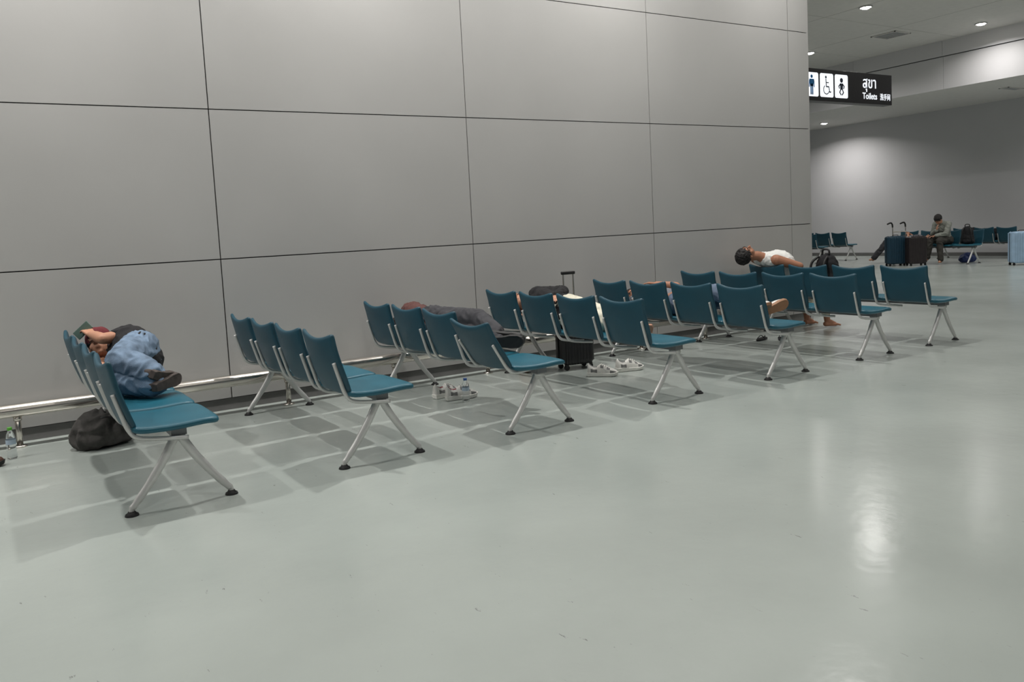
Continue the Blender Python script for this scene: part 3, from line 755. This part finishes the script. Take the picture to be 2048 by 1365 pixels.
def stroke(bm,pts,wd,y):
    for (x0,z0),(x1,z1) in zip(pts,pts[1:]):
        d=V((x1-x0,z1-z0)); 
        if d.length<1e-6: continue
        d.normalize(); n=V((-d.y,d.x))*wd/2
        poly(bm,[(x0+n.x,z0+n.y),(x0-n.x,z0-n.y),(x1-n.x,z1-n.y),(x1+n.x,z1+n.y)],y); disc(bm,x1,z1,wd/2,y,10); disc(bm,x0,z0,wd/2,y,10)
def pict(px0,px1,kind,m):
    x0=px0*H-sx0; x1=px1*H-sx0; zc=Hd*0.50; hh=Hd*0.37; r=0.03
    pts=[]
    for cx,cz,a0 in((x1-r,zc+hh-r,0),(x0+r,zc+hh-r,90),(x0+r,zc-hh+r,180),(x1-r,zc-hh+r,270)):
        for q in range(5):
            a=math.radians(a0+q*22.5); pts.append((cx+r*math.cos(a),cz+r*math.sin(a)))
    bm=bmesh.new(); poly(bm,pts,-0.003); pn=mobj('pictogram_panel',bm_to(bm,'pictogram_panel'),M_signwhite,sg)
    bm=bmesh.new(); c=(x0+x1)/2; y=-0.006; S=hh/0.175
    if kind=='man':
        disc(bm,c,zc+.115*S,.026*S,y); stroke(bm,[(c-.05*S,zc+.055*S),(c-.055*S,zc-.035*S)],.018*S,y); stroke(bm,[(c+.05*S,zc+.055*S),(c+.055*S,zc-.035*S)],.018*S,y)
        poly(bm,[(c-.055*S,zc+.078*S),(c-.035*S,zc-.03*S),(c+.035*S,zc-.03*S),(c+.055*S,zc+.078*S)],y)
        stroke(bm,[(c-.018*S,zc),(c-.018*S,zc-.14*S)],.028*S,y); stroke(bm,[(c+.018*S,zc),(c+.018*S,zc-.14*S)],.028*S,y)
    elif kind=='woman':
        disc(bm,c,zc+.115*S,.026*S,y); poly(bm,[(c-.03*S,zc+.08*S),(c-.065*S,zc-.06*S),(c+.065*S,zc-.06*S),(c+.03*S,zc+.08*S)],y)
        stroke(bm,[(c-.018*S,zc-.04*S),(c-.018*S,zc-.14*S)],.022*S,y); stroke(bm,[(c+.018*S,zc-.04*S),(c+.018*S,zc-.14*S)],.022*S,y)
    elif kind=='wheel':
        disc(bm,c-.02*S,zc+.12*S,.02*S,y); stroke(bm,[(c-.02*S,zc+.09*S),(c-.012*S,zc-.02*S),(c+.045*S,zc-.02*S),(c+.065*S,zc-.10*S),(c+.09*S,zc-.095*S)],.018*S,y)
        stroke(bm,[(c-.014*S,zc+.04*S),(c+.04*S,zc+.04*S)],.014*S,y)
        arc=[(c-.012*S+.065*S*math.cos(math.radians(a)),zc-.065*S+.065*S*math.sin(math.radians(a))) for a in range(125,345,15)]
        stroke(bm,arc,.014*S,y)
    else:
        disc(bm,c,zc+.09*S,.036*S,y); stroke(bm,[(c-.03*S,zc+.03*S),(c-.065*S,zc+.0*S),(c-.05*S,zc-.03*S)],.02*S,y); stroke(bm,[(c+.03*S,zc+.03*S),(c+.065*S,zc+.0*S),(c+.05*S,zc-.03*S)],.02*S,y)
        poly(bm,[(c-.038*S,zc+.045*S),(c-.03*S,zc-.05*S),(c+.03*S,zc-.05*S),(c+.038*S,zc+.045*S)],y)
        stroke(bm,[(c-.02*S,zc-.05*S),(c-.045*S,zc-.09*S),(c-.015*S,zc-.125*S)],.022*S,y); stroke(bm,[(c+.02*S,zc-.05*S),(c+.045*S,zc-.09*S),(c+.015*S,zc-.125*S)],.022*S,y)
    mobj('pictogram',bm_to(bm,'pictogram'),m,pn)
pict(6.87,7.09,'woman',M_signpink); pict(7.115,7.335,'man',M_signblue); pict(7.36,7.58,'wheel',M_signdark); pict(7.605,7.825,'baby',M_signdark)
def text(s,px,z,size,xs=1.0):
    c=bpy.data.curves.new('lettering','FONT'); c.body=s; c.size=size; c.extrude=0.001; c.offset=0.002
    o=bpy.data.objects.new('tmp',c); COL.objects.link(o)
    dg=bpy.context.evaluated_depsgraph_get(); dg.update()
    me=bpy.data.meshes.new_from_object(o.evaluated_get(dg)); bpy.data.objects.remove(o); me.materials.clear()
    mobj('lettering',me,M_signwhite,sg,Matrix.Translation((px*H-sx0,-0.004,z))@Matrix.Rotation(math.pi/2,4,'X')@Matrix.Diagonal((xs,1,1,1)))
text('สุขา',8.08,Hd*.52,.235); text('Toilets',8.08,Hd*.16,.135,.98); text('洗手间',8.395,Hd*.165,.11,.82)
bpy.context.view_layer.update()
